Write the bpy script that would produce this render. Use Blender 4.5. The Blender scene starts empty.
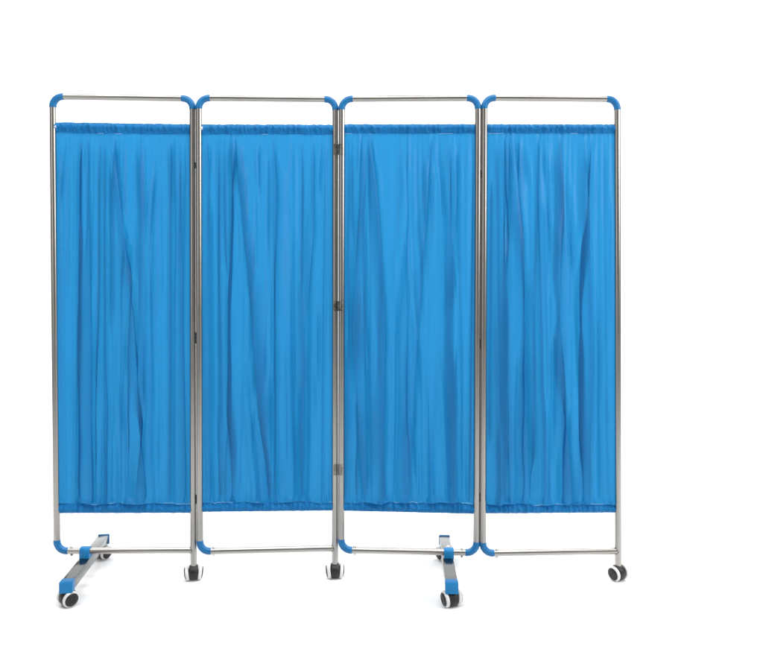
import bpy, bmesh, math, random
import numpy as np
from mathutils import Vector, Matrix

random.seed(4)
rng = np.random.default_rng(11)
C = bpy.context.scene.collection
F, CX, HZ, H0, D0 = 691.0, 381.5, 300.0, 0.9725, 2.4   # focal (px), centre column, eye line, eye height, stand-off

def P(x, y, d):
    """measured position in the photograph + distance -> metres"""
    return Vector(((x - CX) * d / F, d - D0, H0 - (y - HZ) * d / F))

# ------------------------------------------------------------------ materials
def new_mat(name):
    m = bpy.data.materials.new(name); m.use_nodes = True
    nt = m.node_tree; nt.nodes.clear()
    out = nt.nodes.new('ShaderNodeOutputMaterial')
    return m, nt, out

def ramp(nt, fac, stops):
    r = nt.nodes.new('ShaderNodeValToRGB')
    while len(r.color_ramp.elements) < len(stops): r.color_ramp.elements.new(0.5)
    for e, (p, c) in zip(r.color_ramp.elements, stops):
        e.position = p; e.color = (*c, 1) if len(c) == 3 else c
    nt.links.new(fac, r.inputs[0]); return r.outputs[0]

def noise(nt, scale, sc=(1, 1, 1), detail=4, rough=.55):
    tc = nt.nodes.new('ShaderNodeTexCoord'); mp = nt.nodes.new('ShaderNodeMapping')
    mp.inputs['Scale'].default_value = sc
    n = nt.nodes.new('ShaderNodeTexNoise'); n.inputs['Scale'].default_value = scale
    n.inputs['Detail'].default_value = detail; n.inputs['Roughness'].default_value = rough
    nt.links.new(tc.outputs['Object'], mp.inputs[0]); nt.links.new(mp.outputs[0], n.inputs[0])
    return n.outputs['Fac']

def mrange(nt, fac, a, b, lo=.3, hi=.7):
    r = nt.nodes.new('ShaderNodeMapRange')
    r.inputs[1].default_value = lo; r.inputs[2].default_value = hi
    r.inputs[3].default_value = a; r.inputs[4].default_value = b
    nt.links.new(fac, r.inputs[0]); return r.outputs[0]

def bump(nt, h, strength, dist):
    b = nt.nodes.new('ShaderNodeBump'); b.inputs['Strength'].default_value = strength
    b.inputs['Distance'].default_value = dist
    nt.links.new(h, b.inputs['Height']); return b.outputs[0]

def steel(name, sc, base=(.355, .342, .322), rough=(.28, .33), var=.07):
    m, nt, out = new_mat(name)
    p = nt.nodes.new('ShaderNodeBsdfPrincipled')
    p.inputs['Metallic'].default_value = 1
    n1 = noise(nt, 3.0, sc, 2)
    n2 = noise(nt, 9.0, (1, 1, 1), 3)
    lo = tuple(c * (1 - var) for c in base); hi = tuple(min(1, c * (1 + var)) for c in base)
    nt.links.new(ramp(nt, n1, [(.3, lo), (.7, hi)]), p.inputs['Base Color'])
    nt.links.new(mrange(nt, n2, *rough), p.inputs['Roughness'])
    nt.links.new(p.outputs[0], out.inputs[0]); return m

M_POST = steel('steel_post', (70, 70, .6))
M_RAIL = steel('steel_rail', (.6, 70, 70))
M_BEAM = steel('steel_beam', (120, 1.2, 120), base=(.145, .152, .15), rough=(.13, .19))
M_CHROME = steel('steel_bolt', (6, 6, 6), base=(.62, .61, .58), rough=(.15, .25))
M_HINGE = steel('steel_hinge', (20, 20, 20), base=(.20, .19, .17), rough=(.25, .45), var=.4)

def plastic(name, col, rough=.38, spec=.4, bmp=.15):
    m, nt, out = new_mat(name)
    p = nt.nodes.new('ShaderNodeBsdfPrincipled')
    n1 = noise(nt, 45, detail=5); n2 = noise(nt, 700, detail=2)
    nt.links.new(ramp(nt, n1, [(.3, tuple(c * .88 for c in col)), (.7, tuple(min(1, c * 1.1) for c in col))]), p.inputs['Base Color'])
    nt.links.new(mrange(nt, n1, rough * .85, rough * 1.25), p.inputs['Roughness'])
    p.inputs['Specular IOR Level'].default_value = spec
    nt.links.new(bump(nt, n2, bmp, .0003), p.inputs['Normal'])
    nt.links.new(p.outputs[0], out.inputs[0]); return m

M_BLUE = plastic('blue_plastic', (.005, .128, .325), .36, .35)
M_BLUE_FOOT = plastic('blue_foot_plastic', (.005, .165, .40), .42, .3)
M_BLACK = plastic('black_plastic', (.012, .012, .012), .45)
M_TYRE = plastic('pale_grey_rubber', (.66, .66, .65), .55)
M_WHITE = plastic('white_plastic', (.75, .75, .73), .45)
M_THREAD = plastic('pale_thread', (.30, .50, .72), .8)

def cloth(name, col, tcol, trans=.30, fine=1.0, spec=.4):
    m, nt, out = new_mat(name)
    L = nt.links
    blot = noise(nt, 5, (1, 1, .6), 4)
    weave = noise(nt, 90, (5, 1, 60), 2)
    c = ramp(nt, blot, [(.3, tuple(x * .93 for x in col)), (.7, tuple(min(1, x * 1.06) for x in col))])
    p = nt.nodes.new('ShaderNodeBsdfPrincipled')
    L.new(c, p.inputs['Base Color'])
    p.inputs['Roughness'].default_value = .48
    p.inputs['Specular IOR Level'].default_value = spec
    p.inputs['Sheen Weight'].default_value = .06
    p.inputs['Sheen Tint'].default_value = (.5, .8, 1, 1)
    crk = noise(nt, 22, (2.2, 1, .10), 5, .6)
    b1 = bump(nt, crk, .22 * fine, .004)
    b2 = nt.nodes.new('ShaderNodeBump'); b2.inputs['Strength'].default_value = .15; b2.inputs['Distance'].default_value = .0003
    L.new(weave, b2.inputs['Height']); L.new(b1, b2.inputs['Normal'])
    L.new(b2.outputs[0], p.inputs['Normal'])
    t = nt.nodes.new('ShaderNodeBsdfTranslucent'); t.inputs[0].default_value = (*tcol, 1)
    L.new(b1, t.inputs['Normal'])
    mx = nt.nodes.new('ShaderNodeMixShader'); mx.inputs[0].default_value = trans
    L.new(p.outputs[0], mx.inputs[1]); L.new(t.outputs[0], mx.inputs[2])
    L.new(mx.outputs[0], out.inputs[0]); return m

M_CLOTH = cloth('blue_nylon', (.002, .162, .43), (.017, .225, .45), .50, .8, .44)
M_HEM = cloth('blue_nylon_doubled', (.004, .18, .455), (.012, .18, .50), .25, 2.4, .22)

# ------------------------------------------------------------------ mesh helpers
def link(name, me, mat, parent=None, smooth=True, auto=None):
    if mat: me.materials.append(mat)
    if smooth: me.polygons.foreach_set('use_smooth', [True] * len(me.polygons))
    o = bpy.data.objects.new(name, me); C.objects.link(o)
    if parent: o.parent = parent
    if auto is not None: me.set_sharp_from_angle(angle=math.radians(auto))
    return o

def from_bm(name, bm, mat, parent=None, auto=40):
    bmesh.ops.recalc_face_normals(bm, faces=bm.faces[:])
    me = bpy.data.meshes.new(name); bm.to_mesh(me); bm.free()
    return link(name, me, mat, parent, True, auto)

def tube(bm, pts, r, n=28, cap=True):
    """sweep a circle along pts; r a number or list"""
    pts = [Vector(p) for p in pts]
    rs = r if isinstance(r, (list, tuple)) else [r] * len(pts)
    rings = []; up = None
    for i, p in enumerate(pts):
        a = pts[max(i - 1, 0)]; b = pts[min(i + 1, len(pts) - 1)]
        t = (b - a).normalized()
        if up is None:
            up = Vector((0, -1, 0)) if abs(t.y) < .9 else Vector((0, 0, 1))
        u = (up - t * up.dot(t)).normalized(); v = t.cross(u)
        rings.append([bm.verts.new(p + rs[i] * (u * math.cos(k * 2 * math.pi / n) + v * math.sin(k * 2 * math.pi / n))) for k in range(n)])
    for a, b in zip(rings, rings[1:]):
        for k in range(n): bm.faces.new((a[k], a[(k + 1) % n], b[(k + 1) % n], b[k]))
    if cap: bm.faces.new(rings[0]); bm.faces.new(rings[-1])

def box(bm, size, mat4, bev=.0, seg=3):
    r = bmesh.ops.create_cube(bm, size=1, matrix=mat4 @ Matrix.Diagonal((*size, 1)))
    if bev:
        es = list({e for v in r['verts'] for e in v.link_edges})
        bmesh.ops.bevel(bm, geom=es, offset=bev, segments=seg, affect='EDGES', profile=.5)

def lathe(bm, prof, mat4, n=36):
    """prof: (r, axial) pairs revolved about local X"""
    rings = []
    for r, a in prof:
        if r < 1e-6: rings.append([bm.verts.new(mat4 @ Vector((a, 0, 0)))])
        else: rings.append([bm.verts.new(mat4 @ Vector((a, r * math.cos(k * 2 * math.pi / n), r * math.sin(k * 2 * math.pi / n)))) for k in range(n)])
    for A, B in zip(rings, rings[1:]):
        if len(A) == 1 and len(B) == 1: continue
        for k in range(n):
            k2 = (k + 1) % n
            if len(A) == 1: bm.faces.new((A[0], B[k], B[k2]))
            elif len(B) == 1: bm.faces.new((A[k], A[k2], B[0]))
            else: bm.faces.new((A[k], A[k2], B[k2], B[k]))

# ------------------------------------------------------------------ the screen
root = bpy.data.objects.new('folding_screen', None); C.objects.link(root)
root['label'] = 'four-panel folding hospital privacy screen with blue curtains in a steel tube frame on casters'
root['category'] = 'folding screen'

R_T, R_S, R_E = .0109, .0119, .034     # tube, sleeve, elbow radius

PANELS = [
    # left post x top/bottom, right post x top/bottom, rail y (TL, TR, BL, BR), distance L/R, right end kind
    dict(l=(52.8, 57.0), r=(192.6, 193.6), y=(96.5, 98.6, 550.9, 550.0), d=(2.386, 2.402), foot=False),
    dict(l=(198.9, 199.9), r=(335.4, 335.0), y=(98.0, 99.4, 551.4, 548.1), d=(2.393, 2.418), foot=False),
    dict(l=(341.9, 341.3), r=(478.0, 476.5), y=(99.0, 98.1, 549.9, 552.7), d=(2.408, 2.387), foot=True),
    dict(l=(484.4, 482.9), r=(617.2, 618.2), y=(97.9, 99.1, 553.2, 550.9), d=(2.384, 2.401), foot=False),
]
CLY = [  # curtain: y of top edge L,R; header seam; bottom seam L,R; bottom edge L,R
    (122.2, 124.0, 10.4, 504.2, 503.6, 513.2, 513.0),
    (124.2, 124.5, 9.7, 503.2, 502.6, 512.0, 510.6),
    (124.0, 124.0, 9.4, 502.4, 504.0, 510.8, 513.8),
    (124.0, 124.2, 9.2, 505.0, 504.4, 513.6, 512.6),
]
# fold lines traced panel by panel: (points, width px, depth mm, overlap mm)
FOLDS = [
 [([(81,123),(79.5,207),(81,320),(79.5,503)],2.3,6,4),
  ([(88,126),(88.5,207),(91.5,320),(93,500)],2.2,5,2),
  ([(115,126),(119,190),(128,271),(133,320),(139,410),(146,500)],2.8,7,3),
  ([(111.5,142),(110,240),(111.5,320),(112,380),(110,500)],2.8,4,0),
  ([(137,140),(140,235)],2.6,4,0),
  ([(156,150),(151,240),(151,320),(154,400),(153,505)],3.0,5,1),
  ([(173,130),(174,225)],2.4,4,0),
  ([(185,135),(182,320),(186,505)],2.6,5,1),
  ([(103,330),(103,507)],2.6,4,0),
  ([(66,130),(61,215)],2.4,3,0),
  ([(122,370),(130,505)],5.5,-6,0)],
 [([(231,123),(232,207),(229,320),(230,400),(234,500)],2.5,7,4),
  ([(234,125),(243,207),(253,303),(254,343),(261,409),(269,505)],2.6,7,5),
  ([(258,130),(259,200)],2.3,3,0),
  ([(271,130),(277,190),(271,320),(271,503)],4.2,5,0),
  ([(292,130),(288,207),(290,320),(292,409),(297,505)],3.6,5,1),
  ([(314,126),(313,239),(305,320),(305,376),(304,505)],3.2,6,2),
  ([(321,126),(319,215)],2.4,4,0),
  ([(244,350),(254,442),(259,505)],2.6,4,0),
  ([(216,400),(220,505)],3.0,3,0),
  ([(212,130),(208,250)],3.0,-3,0)],
 [([(363,124),(361,207),(354,320),(355,343),(360,442),(366,505)],2.6,6,4),
  ([(370,125),(377,207),(383,303),(384,340),(381,442),(384,507)],2.7,7,5),
  ([(368,310),(369,507)],2.4,4,1),
  ([(407,130),(409,223),(398,320),(398,409),(394,505)],4.0,5,0),
  ([(433,126),(427,207),(420,303),(417,343),(412,442),(408,505)],2.8,6,3),
  ([(438,130),(445,230)],2.5,4,0),
  ([(457,128),(457,207),(449,320),(455,425),(457,507)],2.7,5,2),
  ([(442,360),(448,505)],3.0,4,0),
  ([(425,330),(432,505)],6.0,-5,0)],
 [([(509,123),(508,239),(504,320),(504,409),(503,505)],2.3,7,4),
  ([(514,125),(518,207),(525,320),(526,409),(529,505)],3.0,7,3),
  ([(541,130),(549,229),(551,304)],3.4,5,0),
  ([(559.5,123),(560,207),(557,320),(564,409),(571,509)],2.4,7,4),
  ([(562,150),(573,271),(570,330)],3.4,5,1),
  ([(591,130),(585,239),(578,320),(581,343),(582,442),(584,505)],3.2,6,2),
  ([(522,130),(528,190)],2.6,4,0),
  ([(518,330),(516,505)],2.8,4,0),
  ([(598,280),(600,505)],3.4,3,0),
  ([(543,380),(548,505)],5.0,-5,0)],
]

def elbow_pts(corner, h_dir, v_dir, R, n=14):
    """arc from the vertical tube to the horizontal tube round a corner"""
    c = corner + h_dir * R + v_dir * R
    return [c - h_dir * R * math.cos(a) - v_dir * R * math.sin(a) for a in [i * math.pi / 2 / n for i in range(n + 1)]]

def sleeve(parent, corner, h_dir, v_dir):
    bm = bmesh.new()
    pts = elbow_pts(corner, h_dir, v_dir, R_E)
    pts = [pts[0] + v_dir * .004] + pts + [pts[-1] + h_dir * .004]
    rs = [R_S * .95] + [R_S] * (len(pts) - 2) + [R_S * .95]
    # short chamfer at both ends
    pts = [pts[0] + v_dir * .0008] + pts + [pts[-1] + h_dir * .0008]; rs = [R_S * .90] + rs + [R_S * .90]
    tube(bm, pts, rs, 30)
    return from_bm('corner_sleeve', bm, M_BLUE, parent, 50)

def bolt(parent, p, r=.0052, half=.0125, lo=True):
    bm = bmesh.new()
    Z = Matrix.Translation(p) @ Matrix.Rotation(-math.pi / 2, 4, 'Y')
    lathe(bm, [(0, half + .0045), (r * .5, half + .004), (r * .85, half + .0025), (r, half), (r, half - .003), (.002, half - .004), (.002, -half + .004)], Z, 20)
    # hexagonal nut below
    lathe(bm, [(.002, -half + .004), (r * 1.15, -half + .003), (r * 1.15, -half - .002), (.003, -half - .0025), (.003, -half - .005), (0, -half - .0055)], Z, 6)
    return from_bm('bolt', bm, M_CHROME, parent, 35)

def caster(p, yaw, parent=root, s=1.0):
    """twin wheel caster whose ground contact is below p (p.z = top of its stem)"""
    T = Matrix.Translation(Vector((p.x, p.y, 0))) @ Matrix.Rotation(yaw, 4, 'Z') @ Matrix.Scale(s, 4)
    Rw = .0258
    bm = bmesh.new()   # hood: a rounded shell over the axle, full and dark between the wheels
    prof = []
    n = 20
    segs = []
    for xi, (xx, rr) in enumerate([(-.0155, .0205), (-.0145, .0235), (-.010, .0258), (0, .0266), (.010, .0258), (.0145, .0235), (.0155, .0205)]):
        ring = []
        for k in range(n + 1):
            a = math.radians(-62 + k * (250) / n)      # from low front, over the top, to low back
            ring.append(bm.verts.new(T @ Vector((xx, -rr * math.cos(a), Rw + rr * math.sin(a) + .001))))
        segs.append(ring)
    for A, B in zip(segs, segs[1:]):
        for k in range(n): bm.faces.new((A[k], A[k + 1], B[k + 1], B[k]))
    bm.faces.new(segs[0]); bm.faces.new(segs[-1][::-1])
    bm.faces.new([r[0] for r in segs]); bm.faces.new([r[-1] for r in segs][::-1])
    # swivel collar
    hub = from_bm('caster', bm, M_BLACK, parent, 45)
    bm = bmesh.new()
    zt = max(p.z, .056)
    tube(bm, [T @ Vector((0, 0, .049)), T @ Vector((0, 0, .053)), Vector((p.x, p.y, zt))], [.0100, .0085, .0085], 22)
    from_bm('stem', bm, M_CHROME, hub)
    for sd in (-1, 1):
        W = T @ Matrix.Translation((sd * .0208, 0, Rw - .0002)) @ Matrix.Rotation(math.radians(7) * sd, 4, 'Y')
        if sd < 0: W = W @ Matrix.Rotation(math.pi, 4, 'Z')
        bm = bmesh.new()
        lathe(bm, [(.012, -.0045), (.0235, -.0048), (.0252, -.0035), (.0258, -.001), (.0256, .002), (.0245, .0046), (.0225, .0062), (.0195, .0068), (.0188, .0060), (.0188, .0030), (.010, .003)], W)
        wh = from_bm('wheel', bm, M_TYRE, hub, 50)
        bm = bmesh.new()
        lathe(bm, [(.0215, .0040), (.0212, .0066), (.0190, .0092), (.014, .0108), (.0070, .0114), (.0064, .0102), (.0035, .0102), (0, .0104)], W)
        bmo = from_bm('wheel_cap', bm, M_BLACK, hub, 50)
    return hub

posts = []
for i, pn in enumerate(PANELS):
    dl, dr = pn['d']; yTL, yTR, yBL, yBR = pn['y']
    TL, BL = P(pn['l'][0], yTL, dl), P(pn['l'][1], yBL, dl)
    TR, BR = P(pn['r'][0], yTR, dr), P(pn['r'][1], yBR, dr)
    pn.update(TL=TL, BL=BL, TR=TR, BR=BR)
    ht, hb = (TR - TL).normalized(), (BR - BL).normalized()
    vl, vr = (BL - TL).normalized(), (BR - TR).normalized()
    # posts
    bm = bmesh.new(); tube(bm, [TL + vl * R_E, TL.lerp(BL, .5), BL - vl * R_E], R_T); pL = from_bm('post', bm, M_POST, root)
    bm = bmesh.new()
    if pn['foot']: end = BR - vr * R_E
    else: end = P(pn['r'][1], 567.3, dr)
    tube(bm, [TR + vr * R_E, TR.lerp(BR, .5), end], R_T); pR = from_bm('post', bm, M_POST, root)
    # rails
    bm = bmesh.new(); tube(bm, [TL + ht * R_E, TL.lerp(TR, .5), TR - ht * R_E], R_T); rT = from_bm('top_rail', bm, M_RAIL, root)
    bm = bmesh.new()
    e2 = BR - hb * R_E if pn['foot'] else BR - hb * (R_T * .55)
    tube(bm, [BL + hb * R_E, BL.lerp(BR, .5), e2], R_T * .97); rB = from_bm('bottom_rail', bm, M_RAIL, root)
    sleeve(rT, TL, ht, vl); sleeve(rT, TR, -ht, vr); sleeve(rB, BL, hb, -vl)
    if pn['foot']: sleeve(rB, BR, -hb, -vr)
    else:
        # weld bead where the bottom rail is fish-mouthed into the post
        bm = bmesh.new()
        c = BR - hb * (R_T * .98)
        ring = []
        for k in range(25):
            a = k * 2 * math.pi / 24
            yy = math.cos(a) * R_T * .99
            ring.append(BR + Vector((0, yy, 0)) - hb * (math.sqrt(max(R_T ** 2 - yy * yy, 0)) + .0006) + Vector((0, 0, math.sin(a) * R_T * .99)))
        tube(bm, ring, .0013, 8); from_bm('weld_bead', bm, M_HINGE, rB)
    bx = {0: [71.3], 1: [213.4], 2: [354.8, 462.3], 3: [496.6]}[i]
    for x in bx:
        f = (x - pn['l'][1]) / (pn['r'][1] - pn['l'][1])
        bolt(rB, BL.lerp(BR, f))
    if not pn['foot']:
        caster(end, [math.radians(14), math.radians(7), 0, math.radians(30)][i])

# ------------------------------------------------------------------ curtains
def vnoise(x, seed, n=4096):
    r = np.random.default_rng(seed).uniform(-1, 1, n)
    xi = np.floor(x).astype(int); t = x - xi; t = t * t * (3 - 2 * t)
    return r[xi % n] * (1 - t) + r[(xi + 1) % n] * t
def vnoise2(x, y, seed):
    r = np.random.default_rng(seed).uniform(-1, 1, (257, 257))
    xi = np.floor(x).astype(int); yi = np.floor(y).astype(int)
    tx = x - xi; ty = y - yi; tx = tx * tx * (3 - 2 * tx); ty = ty * ty * (3 - 2 * ty)
    a = r[xi % 257, yi % 257]; b = r[(xi + 1) % 257, yi % 257]; c = r[xi % 257, (yi + 1) % 257]; d = r[(xi + 1) % 257, (yi + 1) % 257]
    return (a * (1 - tx) + b * tx) * (1 - ty) + (c * (1 - tx) + d * tx) * ty
def sm(t): t = np.clip(t, 0, 1); return t * t * (3 - 2 * t)

def grid_mesh(name, V, mat, parent, closed_v=False):
    nv, nu = V.shape[:2]
    me = bpy.data.meshes.new(name)
    me.vertices.add(nu * nv); me.vertices.foreach_set('co', V.reshape(-1).astype(np.float32))
    rows = nv if closed_v else nv - 1
    j, k = np.meshgrid(np.arange(rows), np.arange(nu - 1), indexing='ij')
    j2 = (j + 1) % nv
    q = np.stack([j * nu + k, j2 * nu + k, j2 * nu + k + 1, j * nu + k + 1], -1).reshape(-1, 4)
    me.loops.add(q.size); me.loops.foreach_set('vertex_index', q.reshape(-1))
    me.polygons.add(len(q)); me.polygons.foreach_set('loop_start', np.arange(0, q.size, 4)); me.polygons.foreach_set('loop_total', np.full(len(q), 4))
    me.update(calc_edges=True); me.validate()
    return link(name, me, mat, parent)

PX = D0 / F    # one photo pixel in metres at the screen
def fold_offsets(i, x, y, for_hem=False):
    """x,y in photo px (arrays). returns depth towards the viewer (m) and sideways shift (px)"""
    dep = np.zeros_like(x); sh = np.zeros_like(x)
    for pts, w, a, ov in FOLDS[i]:
        ys = np.array([p[1] for p in pts], float); xs = np.array([p[0] for p in pts], float)
        # smooth the polyline a little
        c = np.interp(y, ys, xs); c = (c + np.interp(y - 14, ys, xs) + np.interp(y + 14, ys, xs)) / 3
        c = c + .5 * vnoise(y / 60 + pts[0][0], 5)
        l = ys[-1] - ys[0]
        lo, hi = ys[0], ys[-1]
        e = np.ones_like(y)
        if lo > 127: e = e * sm((y - lo + 6) / min(60, l * .45))
        if hi < 495: e = e * sm((hi - y + 6) / min(80, l * .5))
        ww = w * (1 + .25 * vnoise(y / 37 + pts[0][0] * 3, 9))
        # folds start narrow at the gathered heading and open out
        ww = ww * (.6 + .40 * sm((y - 126) / 190))
        t = (x - c) / ww
        g = np.exp(-t * t)
        side = np.exp(-((np.abs(t) - 2.1) / 1.0) ** 2) * .42
        if ov >= 2:
            # a lapped pleat: the cloth doubles back so that one side lies over the other
            k = {2: 1.7, 3: 2.1, 4: 2.6, 5: 3.0}[ov]
            sg = 1 if int(pts[0][0] * 7) % 3 else -1
            grow = .35 + .65 * sm((y - 128) / 60)
            sh += -t * np.exp(-t * t * .7) * k * ww * e * grow
            dep += -sg * a * .0011 * t * np.exp(-t * t * .5) * e + side * a * .0008 * e - g * a * .0004 * e
        else:
            dep += -(g - side) * a * .001 * e
            sh += -t * np.exp(-t * t * .7) * .5 * ww * e
    return dep, sh

for i, pn in enumerate(PANELS):
    yt0, yt1, hh, ys0, ys1, yb0, yb1 = CLY[i]
    NU, NV = 520, 330
    xl = pn['l'][0] + 2.4; xr = pn['r'][0] - 2.4
    u = np.linspace(0, 1, NU); v = np.linspace(0, 1, NV)
    v = np.concatenate([np.linspace(0, .06, 40)[:-1], np.linspace(.06, .94, NV - 100), np.linspace(.94, 1, 62)[1:]])
    U, V = np.meshgrid(u, v)
    dl, dr = pn['d']
    def to_world(Xp, Yp, Uq, dep):
        # Yp measured down the panel, so posts' lean carries over to the cloth
        f = (Yp - pn['y'][0]) / (pn['y'][2] - pn['y'][0])
        Lx = pn['TL'].x + (pn['BL'].x - pn['TL'].x) * f; Rx = pn['TR'].x + (pn['BR'].x - pn['TR'].x) * f
        lpx = pn['l'][0] + (pn['l'][1] - pn['l'][0]) * f; rpx = pn['r'][0] + (pn['r'][1] - pn['r'][0]) * f
        g = (Xp - lpx) / (rpx - lpx)
        X = Lx + (Rx - Lx) * g
        d = dl + (dr - dl) * Uq
        Y = (d - D0) - dep + .001
        Z = H0 - (Yp - HZ) * d / F
        return np.stack([X, Y, Z], -1)
    topy = lambda U: yt0 + (yt1 - yt0) * U
    scal = 1.1 * vnoise(U * 11 + i * 7, 40 + i) + .5 * vnoise(U * 23 + i * 3, 50 + i)       # scalloped lower seam
    s_bot = ys0 + (ys1 - ys0) * U - scal * .9
    seam_t = topy(U) + hh + .35 * vnoise(U * 19 + i * 5, 60 + i)
    Yp = seam_t + (s_bot - seam_t) * V
    f = (Yp - pn['y'][0]) / (pn['y'][2] - pn['y'][0])
    xL = xl + (pn['l'][1] - pn['l'][0]) * f; xR = xr + (pn['r'][1] - pn['r'][0]) * f
    Xp = xL + (xR - xL) * U
    dep, sh = fold_offsets(i, Xp, Yp)
    # fine straight folds between the big ones
    rf = np.random.default_rng(500 + i)
    x0 = pn['l'][0] + 6
    while x0 < pn['r'][0] - 6:
        lean_ = rf.uniform(-.012, .012); wd = rf.uniform(1.0, 2.2); am = rf.uniform(.0010, .0030) * rf.choice([-1, 1, 1])
        ya, yb_ = (125, 510) if rf.random() < .6 else sorted(rf.uniform(120, 515, 2))
        c = x0 + (Yp - 300) * lean_ + .8 * vnoise(Yp / 110 + x0, 21)
        tt = (Xp - c) / wd
        env = sm((Yp - ya + 25) / 50) * sm((yb_ + 25 - Yp) / 50)
        if rf.random() < .45 and abs(yb_ - ya) > 150:      # lapped
            sh += -tt * np.exp(-tt * tt * .7) * 2.2 * wd * env * (.3 + .7 * sm((Yp - 130) / 60))
            dep -= rf.choice([-1, 1]) * (.0022 + abs(am)) * tt * np.exp(-tt * tt * .5) * env
        else:
            dep -= am * 1.3 * np.exp(-tt * tt) * env
        x0 += rf.uniform(3.2, 7.5)
    # broad slow undulation and tiny gathers under the heading
    wob = vnoise(Yp / 150 + i * 9, 70 + i) * 2
    dep += .0040 * vnoise((Xp + wob) / 15 + i * 31, 80 + i) * (.5 + .5 * sm((Yp - 130) / 90))
    dep += .0022 * vnoise((Xp - wob * .6) / 6.2 + i * 17, 90 + i) * (.55 + .45 * vnoise2(Xp / 30, Yp / 160 + i * 9, 95))
    dep += .0018 * vnoise2(Xp / 9 + i * 13, Yp / 130, 97) + .0008 * vnoise2(Xp / 4 + i * 3, Yp / 60, 98)
    gat = np.exp(-(Yp - seam_t) / 14.0)
    dep += gat * (.0018 * vnoise(Xp / 2.1 + i * 5, 100 + i))
    gab = np.exp(-(s_bot - Yp) / 12.0)
    dep += gab * (.0020 * vnoise(Xp / 2.6 + i * 5, 110 + i))
    # cloth bags out just above the lower hem, then tucks in to the seam
    q = (s_bot - Yp)
    bag = np.exp(-((q - 2.2) / 3.0) ** 2) * (.0035 + .0040 * np.clip(vnoise(U * 14 + i * 2, 120 + i), -.4, 1))
    dep += bag
    dep = dep + (dep - bag) * (.65 + .55 * sm((Yp - 260) / 150))
    dep *= sm(q / 1.6) * .9 + .1
    dep *= .30 + .70 * sm((Yp - seam_t) / 30)
    # flat at both side edges, where the cloth meets the posts
    ed = sm(U / .035) * sm((1 - U) / .035)
    dep = dep * (.25 + .75 * ed) ; sh = sh * ed * sm((Yp - seam_t) / 12) * sm(q / 10)
    W = to_world(Xp + sh, Yp, U, dep + .0025)
    cur = grid_mesh('curtain', W, M_CLOTH, root)

    # heading and hem: the doubled cloth wraps right round the rod
    def pouch(yA, yB, seed, rod_at, name):
        NP = 56; NUh = 620
        uu = np.linspace(0, 1, NUh); aa = np.linspace(0, 2 * math.pi, NP, endpoint=False)
        UU, AA = np.meshgrid(uu, aa)
        yA_ = yA(UU); yB_ = yB(UU)
        cs = np.cos(AA); t = (1 - cs) / 2                    # 0 top .. 1 bottom
        Yh = yA_ + (yB_ - yA_) * t
        th = .0062 * np.exp(-((t - rod_at) / .36) ** 2) + .0012
        xx = UU * 135 + i * 200
        lean = (t - .5) * 2.2 * vnoise(xx / 9, seed + 5)
        wr = .0026 * vnoise((xx + lean) / 1.9, seed) + .0030 * vnoise((xx + lean * 2) / 4.3, seed + 1) + .0016 * vnoise2(xx / 1.6, t * 5 + 3, seed + 2)
        # pleats of the panel carry into the heading
        XX = pn['l'][0 if rod_at < .5 else 1] + 2.4 + UU * (pn['r'][0] - pn['l'][0] - 4.8)
        for pts, w, a, ov in FOLDS[i]:
            if a < 5: continue
            if rod_at < .5 and pts[0][1] > 135: continue
            if rod_at > .5 and pts[-1][1] < 495: continue
            c = pts[0][0] if rod_at < .5 else pts[-1][0]
            tt = (XX - c) / 1.5
            wr = wr - .0045 * np.exp(-tt * tt) * (a / 6) + .0025 * np.exp(-((np.abs(tt) - 1.8) / .8) ** 2)
        wr = wr * np.clip(np.sin(AA) ** 2 * 1.0 + .0, .0, 1) ** .5
        dY = np.sin(AA) * th + wr * np.where(np.sin(AA) > 0, 1, .5)
        core = np.exp(-((t - rod_at) / .22) ** 2) * .0040
        dY = np.where(np.sin(AA) > 0, np.maximum(dY, core), np.minimum(dY, -core))
        f2 = (Yh - pn['y'][0]) / (pn['y'][2] - pn['y'][0])
        l2 = xl + (pn['l'][1] - pn['l'][0]) * f2 - .5; r2 = xr + (pn['r'][1] - pn['r'][0]) * f2 + .5
        Xh = l2 + (r2 - l2) * UU + .5 * vnoise2(xx / 3, t * 3, seed + 3) * np.sin(AA)
        Yh = Yh + .30 * vnoise(xx / 2.6, seed + 4) * (1 if rod_at < .5 else .5) * (1 - t if rod_at < .5 else t)
        return grid_mesh(name, to_world(Xh, Yh, UU, dY), M_HEM, cur, closed_v=True)
    pouch(lambda U: topy(U), lambda U: topy(U) + hh + .4 + .35 * vnoise(U * 19 + i * 5, 60 + i), 200 + i * 10, .35, 'heading')
    sb = lambda U: ys0 + (ys1 - ys0) * U - (1.1 * vnoise(U * 11 + i * 7, 40 + i) + .5 * vnoise(U * 23 + i * 3, 50 + i)) * .9
    pouch(lambda U: sb(U) - .5, lambda U: yb0 + (yb1 - yb0) * U, 300 + i * 10, .62, 'hem')

    # rods from post to post inside heading and hem
    for (ya, yb) in ((yt0 + hh * .36, yt1 + hh * .36), (ys0 + (yb0 - ys0) * .6, ys1 + (yb1 - ys1) * .6)):
        fl = (ya - pn['y'][0]) / (pn['y'][2] - pn['y'][0])
        A = P(pn['l'][0] + (pn['l'][1] - pn['l'][0]) * fl, ya, dl); B = P(pn['r'][0] + (pn['r'][1] - pn['r'][0]) * fl, yb, dr)
        bm = bmesh.new(); tube(bm, [A, A.lerp(B, .5), B], .0020, 14)
        rod = from_bm('curtain_rod', bm, M_RAIL, root)
        dd = (B - A).normalized()
        if ya < 200 and i in (0, 1):
            bm = bmesh.new(); q0 = A + dd * (R_T * .7) + Vector((0, -.004, -.003)); tube(bm, [q0, q0 + dd * .0065], .0058, 16)
            from_bm('rod_plug', bm, M_WHITE, rod)
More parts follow.
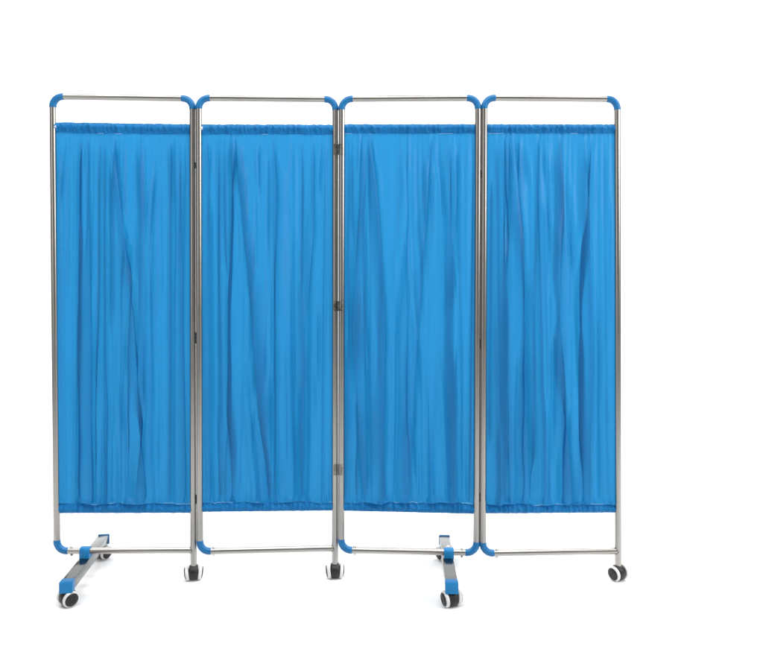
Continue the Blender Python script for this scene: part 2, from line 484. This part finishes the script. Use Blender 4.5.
    # loose pale seam thread that shows in places
    TH = {0: [(98, 104, 0), (116, 122, 0), (84, 96, 1), (104, 112, 1), (118, 130, 1), (160, 190, 1)],
          1: [(213, 232, 1), (262, 268, 0), (328, 333, 1), (250, 258, 1)],
          2: [(345, 352, 0), (439, 453, 0), (395, 419, 1), (462, 473, 1)],
          3: [(487, 503, 0), (535, 552, 1), (556, 568, 1), (590, 604, 1), (570, 577, 0)]}[i]
    for a, b, low in TH:
        pts = []
        for k in range(22):
            x = a + (b - a) * k / 21; uq = (x - xl) / (xr - xl)
            ua = np.array([uq])
            if low: y = float(sb(ua)[0]) - 1.1; dp = .0085
            else: y = float(topy(ua)[0]) + hh + .5; dp = .0052
            w = to_world(np.array([x + (pn['l'][1] - pn['l'][0]) * (1 if low else 0)]), np.array([y + .25 * math.sin(k * 1.1 + a)]), ua, np.array([dp]))[0]
            pts.append(Vector(w))
        bm = bmesh.new(); tube(bm, pts, .00045, 6)
        from_bm('seam_thread', bm, M_THREAD, cur)

# ------------------------------------------------------------------ hinges
def hinge(xa, xb, y, da, db, hgt, front):
    A, B = P(xa, y, da), P(xb, y, db); mid = (A + B) / 2
    bm = bmesh.new()
    hz = hgt * PX
    if front:
        # two leaves screwed to the tubes, knuckled barrel between them
        for s, Q in ((-1, A), (1, B)):
            n = 10; r = R_T + .0014
            for (zz0, zz1) in ((-hz / 2, hz / 2),):
                ring = []
                for k in range(n + 1):
                    a = math.radians(-90 + (-s) * (-22 + k * 78 / n))
                    ring.append((Q + Vector((math.cos(a) * r, math.sin(a) * r, 0)), Q + Vector((math.cos(a) * (R_T - .001), math.sin(a) * (R_T - .001), 0))))
                for (o0, i0), (o1, i1) in zip(ring, ring[1:]):
                    dz0, dz1 = Vector((0, 0, zz0)), Vector((0, 0, zz1))
                    v = [bm.verts.new(p) for p in (o0 + dz0, o1 + dz0, o1 + dz1, o0 + dz1, i0 + dz0, i1 + dz0, i1 + dz1, i0 + dz1)]
                    for fidx in ((0, 1, 2, 3), (7, 6, 5, 4), (0, 4, 5, 1), (3, 2, 6, 7), (0, 3, 7, 4), (1, 5, 6, 2)): bm.faces.new([v[t] for t in fidx])
            for zs in (-.3, .3):
                a = math.radians(-90 + (-s) * (-8)); c = Q + Vector((math.cos(a) * (r), math.sin(a) * r, zs * hz))
                tube(bm, [c + Vector((0, .002, 0)), c + Vector((0, -.0012, 0)), c + Vector((0, -.002, 0))], [.0028, .0028, .0018], 14)
        yb = mid.y - R_T * .62
    else:
        yb = mid.y - R_T * .30
    nk = 5 if front else 3
    for k in range(nk):
        z0 = -hz / 2 + hz * k / nk + .0004; z1 = -hz / 2 + hz * (k + 1) / nk - .0004
        c = Vector((mid.x, yb, mid.z)); rr = .0040 if front else .0026
        tube(bm, [c + Vector((0, 0, z0)), c + Vector((0, 0, z0 + .0006)), c + Vector((0, 0, z1 - .0006)), c + Vector((0, 0, z1))], [rr * .85, rr, rr, rr * .85], 16)
    return from_bm('hinge', bm, M_HINGE if front else M_BLACK, root, 35)
for y, h in ((150, 11), (306, 10), (469, 11)): 
    f = (y - 99) / 450
    hinge(335.2 - .3 * f, 342.1 - .8 * f, y, 2.418, 2.408, h, True)
for y, h in ((165.5, 6), (338, 11), (499, 9)):
    f = (y - 98) / 452; hinge(192.4 + f, 198.9 + 1.1 * f, y, 2.402, 2.393, h, False)
for y, h in ((174, 8), (344, 10), (497, 9)):
    f = (y - 98) / 454; hinge(477.7 - 1.5 * f, 484.6 - 1.5 * f, y, 2.387, 2.384, h, False)

# ------------------------------------------------------------------ feet
def foot(front, rear, cl, rail_c, yaw_f, yaw_r, bx):
    """front/rear: centres of the beam's two ends (x, y) on the floor plan"""
    f = Vector((*front, 0)); r = Vector((*rear, 0)); ax = (r - f).normalized(); L = (r - f).length
    yaw = math.atan2(ax.y, ax.x) - math.pi / 2
    mid = (f + r) / 2; R = Matrix.Rotation(yaw, 4, 'Z')
    zt, hb, wb = .0835, .034, .038
    bm = bmesh.new()
    box(bm, (wb, L - .02, hb), Matrix.Translation((mid.x, mid.y, zt - hb / 2)) @ R, .0035)
    beam = from_bm('foot', bm, M_BEAM, root, 50)
    for e, c, sgn in ((f, 'front', 1), (r, 'rear', -1)):
        cl_ = .032 if sgn > 0 else .012
        cc = e + ax * (cl_ / 2 * sgn)
        bm = bmesh.new(); box(bm, (wb + .003, cl_, hb + .0045), Matrix.Translation((cc.x, cc.y, zt - hb / 2 - .0005)) @ R, .0042, 4)
        from_bm('end_cap', bm, M_BLUE_FOOT, beam, 50)
    # saddle clamp that grips the rail and sits on the beam
    bm = bmesh.new(); rc = rail_c
    n = 18; ro = R_T + .0045; wid = .0335; prof = []
    base = zt + .0008
    # side outline (y, z) about the rail: straight front wall up, over the tube, down the back
    for k in range(n + 1):
        a = math.pi * (1 - k / n) + 0
        prof.append((rc.y + ro * math.cos(a), rc.z + ro * math.sin(a)))
    prof = [(rc.y - ro, base - .004), *prof, (rc.y + ro, base - .004)]
    Xc = rc.x
    ins = .0018
    def ringx(x, sh):
        cy = rc.y; cz = (base + rc.z) / 2
        return [bm.verts.new((x, cy + (p[0] - cy) * sh, cz + (p[1] - cz) * sh)) for p in prof]
    rg = [ringx(Xc - wid / 2, .93), ringx(Xc - wid / 2 + ins, 1), ringx(Xc + wid / 2 - ins, 1), ringx(Xc + wid / 2, .93)]
    for A, B in zip(rg, rg[1:]):
        for k in range(len(A)): bm.faces.new((A[k], A[(k + 1) % len(A)], B[(k + 1) % len(B)], B[k]))
    bm.faces.new(rg[0]); bm.faces.new(rg[-1][::-1])
    from_bm('clamp', bm, M_BLUE_FOOT, beam, 40)
    # dome-headed fixing bolt on the clamp
    bm = bmesh.new(); Z = Matrix.Translation((rc.x + bx, rc.y + .020, base + .010)) @ Matrix.Rotation(-math.pi / 2, 4, 'Y')
    lathe(bm, [(0, .0225), (.004, .0215), (.0068, .0185), (.0076, .0140), (.0076, .0125), (.0040, .012), (.0040, -.006)], Z, 24)
    from_bm('bolt', bm, M_CHROME, beam)
    for e, yw, sgn in ((f, yaw_f, 1), (r, yaw_r, -1)):
        c = e + ax * (.026 * sgn)
        caster(Vector((c.x, c.y, .054)), yw)

def plan(x, d): return ((x - CX) * d / F, d - D0)
p0 = PANELS[0]; p2 = PANELS[2]
c0 = p0['BL'].lerp(p0['BR'], (85.6 - 57) / (193.4 - 57)); c2 = p2['BL'].lerp(p2['BR'], (448.6 - 341.3) / (476.2 - 341.3))
foot(plan(65.4, 2.175), plan(104.2, 2.625), None, c0, math.radians(-42), math.radians(-25), .0005)
foot(plan(452.0, 2.170), plan(444.3, 2.615), None, c2, math.radians(20), math.radians(25), .0005)

# ------------------------------------------------------------------ studio floor sweeping up into the backdrop
m, nt, out = new_mat('white_paper')
p = nt.nodes.new('ShaderNodeBsdfPrincipled')
n1 = noise(nt, 1.3, detail=6)
nt.links.new(ramp(nt, n1, [(.3, (.86, .86, .86)), (.7, (.89, .89, .89))]), p.inputs['Base Color'])
p.inputs['Roughness'].default_value = .9; p.inputs['Specular IOR Level'].default_value = .1
nt.links.new(p.outputs[0], out.inputs[0])
bm = bmesh.new()
prof = [(-4.0, 0), (-1.5, 0), (1.6, 0)] + [(1.6 + 1.2 * math.sin(a), 1.2 - 1.2 * math.cos(a)) for a in [k * math.pi / 2 / 16 for k in range(1, 17)]] + [(2.8, 3.7)]
rows = [[bm.verts.new((x, y, z)) for y, z in prof] for x in (-7, 7)]
for k in range(len(prof) - 1): bm.faces.new((rows[0][k], rows[1][k], rows[1][k + 1], rows[0][k + 1]))
fl = from_bm('floor', bm, m, None, 60)
fl['kind'] = 'structure'

# ------------------------------------------------------------------ light
def area(name, loc, target, size, power, col=(1, 1, 1), spread=None):
    l = bpy.data.lights.new(name, 'AREA'); l.shape = 'RECTANGLE'; l.size, l.size_y = size; l.energy = power; l.color = col
    o = bpy.data.objects.new(name, l); C.objects.link(o); o.location = loc
    if spread: l.spread = math.radians(spread)
    o.rotation_euler = (Vector(target) - Vector(loc)).to_track_quat('-Z', 'Y').to_euler()
    return o
area('backdrop_fill', (-2.3, 1.5, 3.8), (-2.2, 2.3, .3), (4.4, 1.1), 122)  # added pair of out-of-frame lights that push the backdrop to white
area('backdrop_fill', (2.3, 1.5, 3.8), (2.2, 2.3, .3), (4.4, 1.1), 122)
area('key_softbox', (3.1, -1.6, 2.5), (.0, 0, .9), (1.3, 2.0), 82, (1, .985, .96))
area('fill_softbox', (-2.9, -3.0, 1.9), (-.2, 0, .6), (.9, 2.1), 20, (1, .98, .95))
area('floor_fill', (-.3, -1.5, 3.9), (-.3, -.6, 0), (4.5, 1.2), 150)  # added overhead light, whitens the floor and thins the shadows on it

w = bpy.data.worlds.new('World'); bpy.context.scene.world = w; w.use_nodes = True
w.node_tree.nodes['Background'].inputs[0].default_value = (1, .98, .95, 1)
w.node_tree.nodes['Background'].inputs[1].default_value = .22

# ------------------------------------------------------------------ camera
cam = bpy.data.cameras.new('camera'); co = bpy.data.objects.new('camera', cam); C.objects.link(co)
co.location = (0, -D0, H0); co.rotation_euler = (math.pi / 2, 0, 0)
cam.sensor_fit = 'HORIZONTAL'; cam.sensor_width = 36; cam.lens = 36 * F / 763
cam.shift_x = 0; cam.shift_y = -(326 - HZ) / 763
cam.clip_start = .05; cam.clip_end = 60
sc = bpy.context.scene; sc.camera = co
sc.view_settings.view_transform = 'Standard'; sc.view_settings.look = 'None'
sc.view_settings.exposure = 0; sc.view_settings.gamma = 1
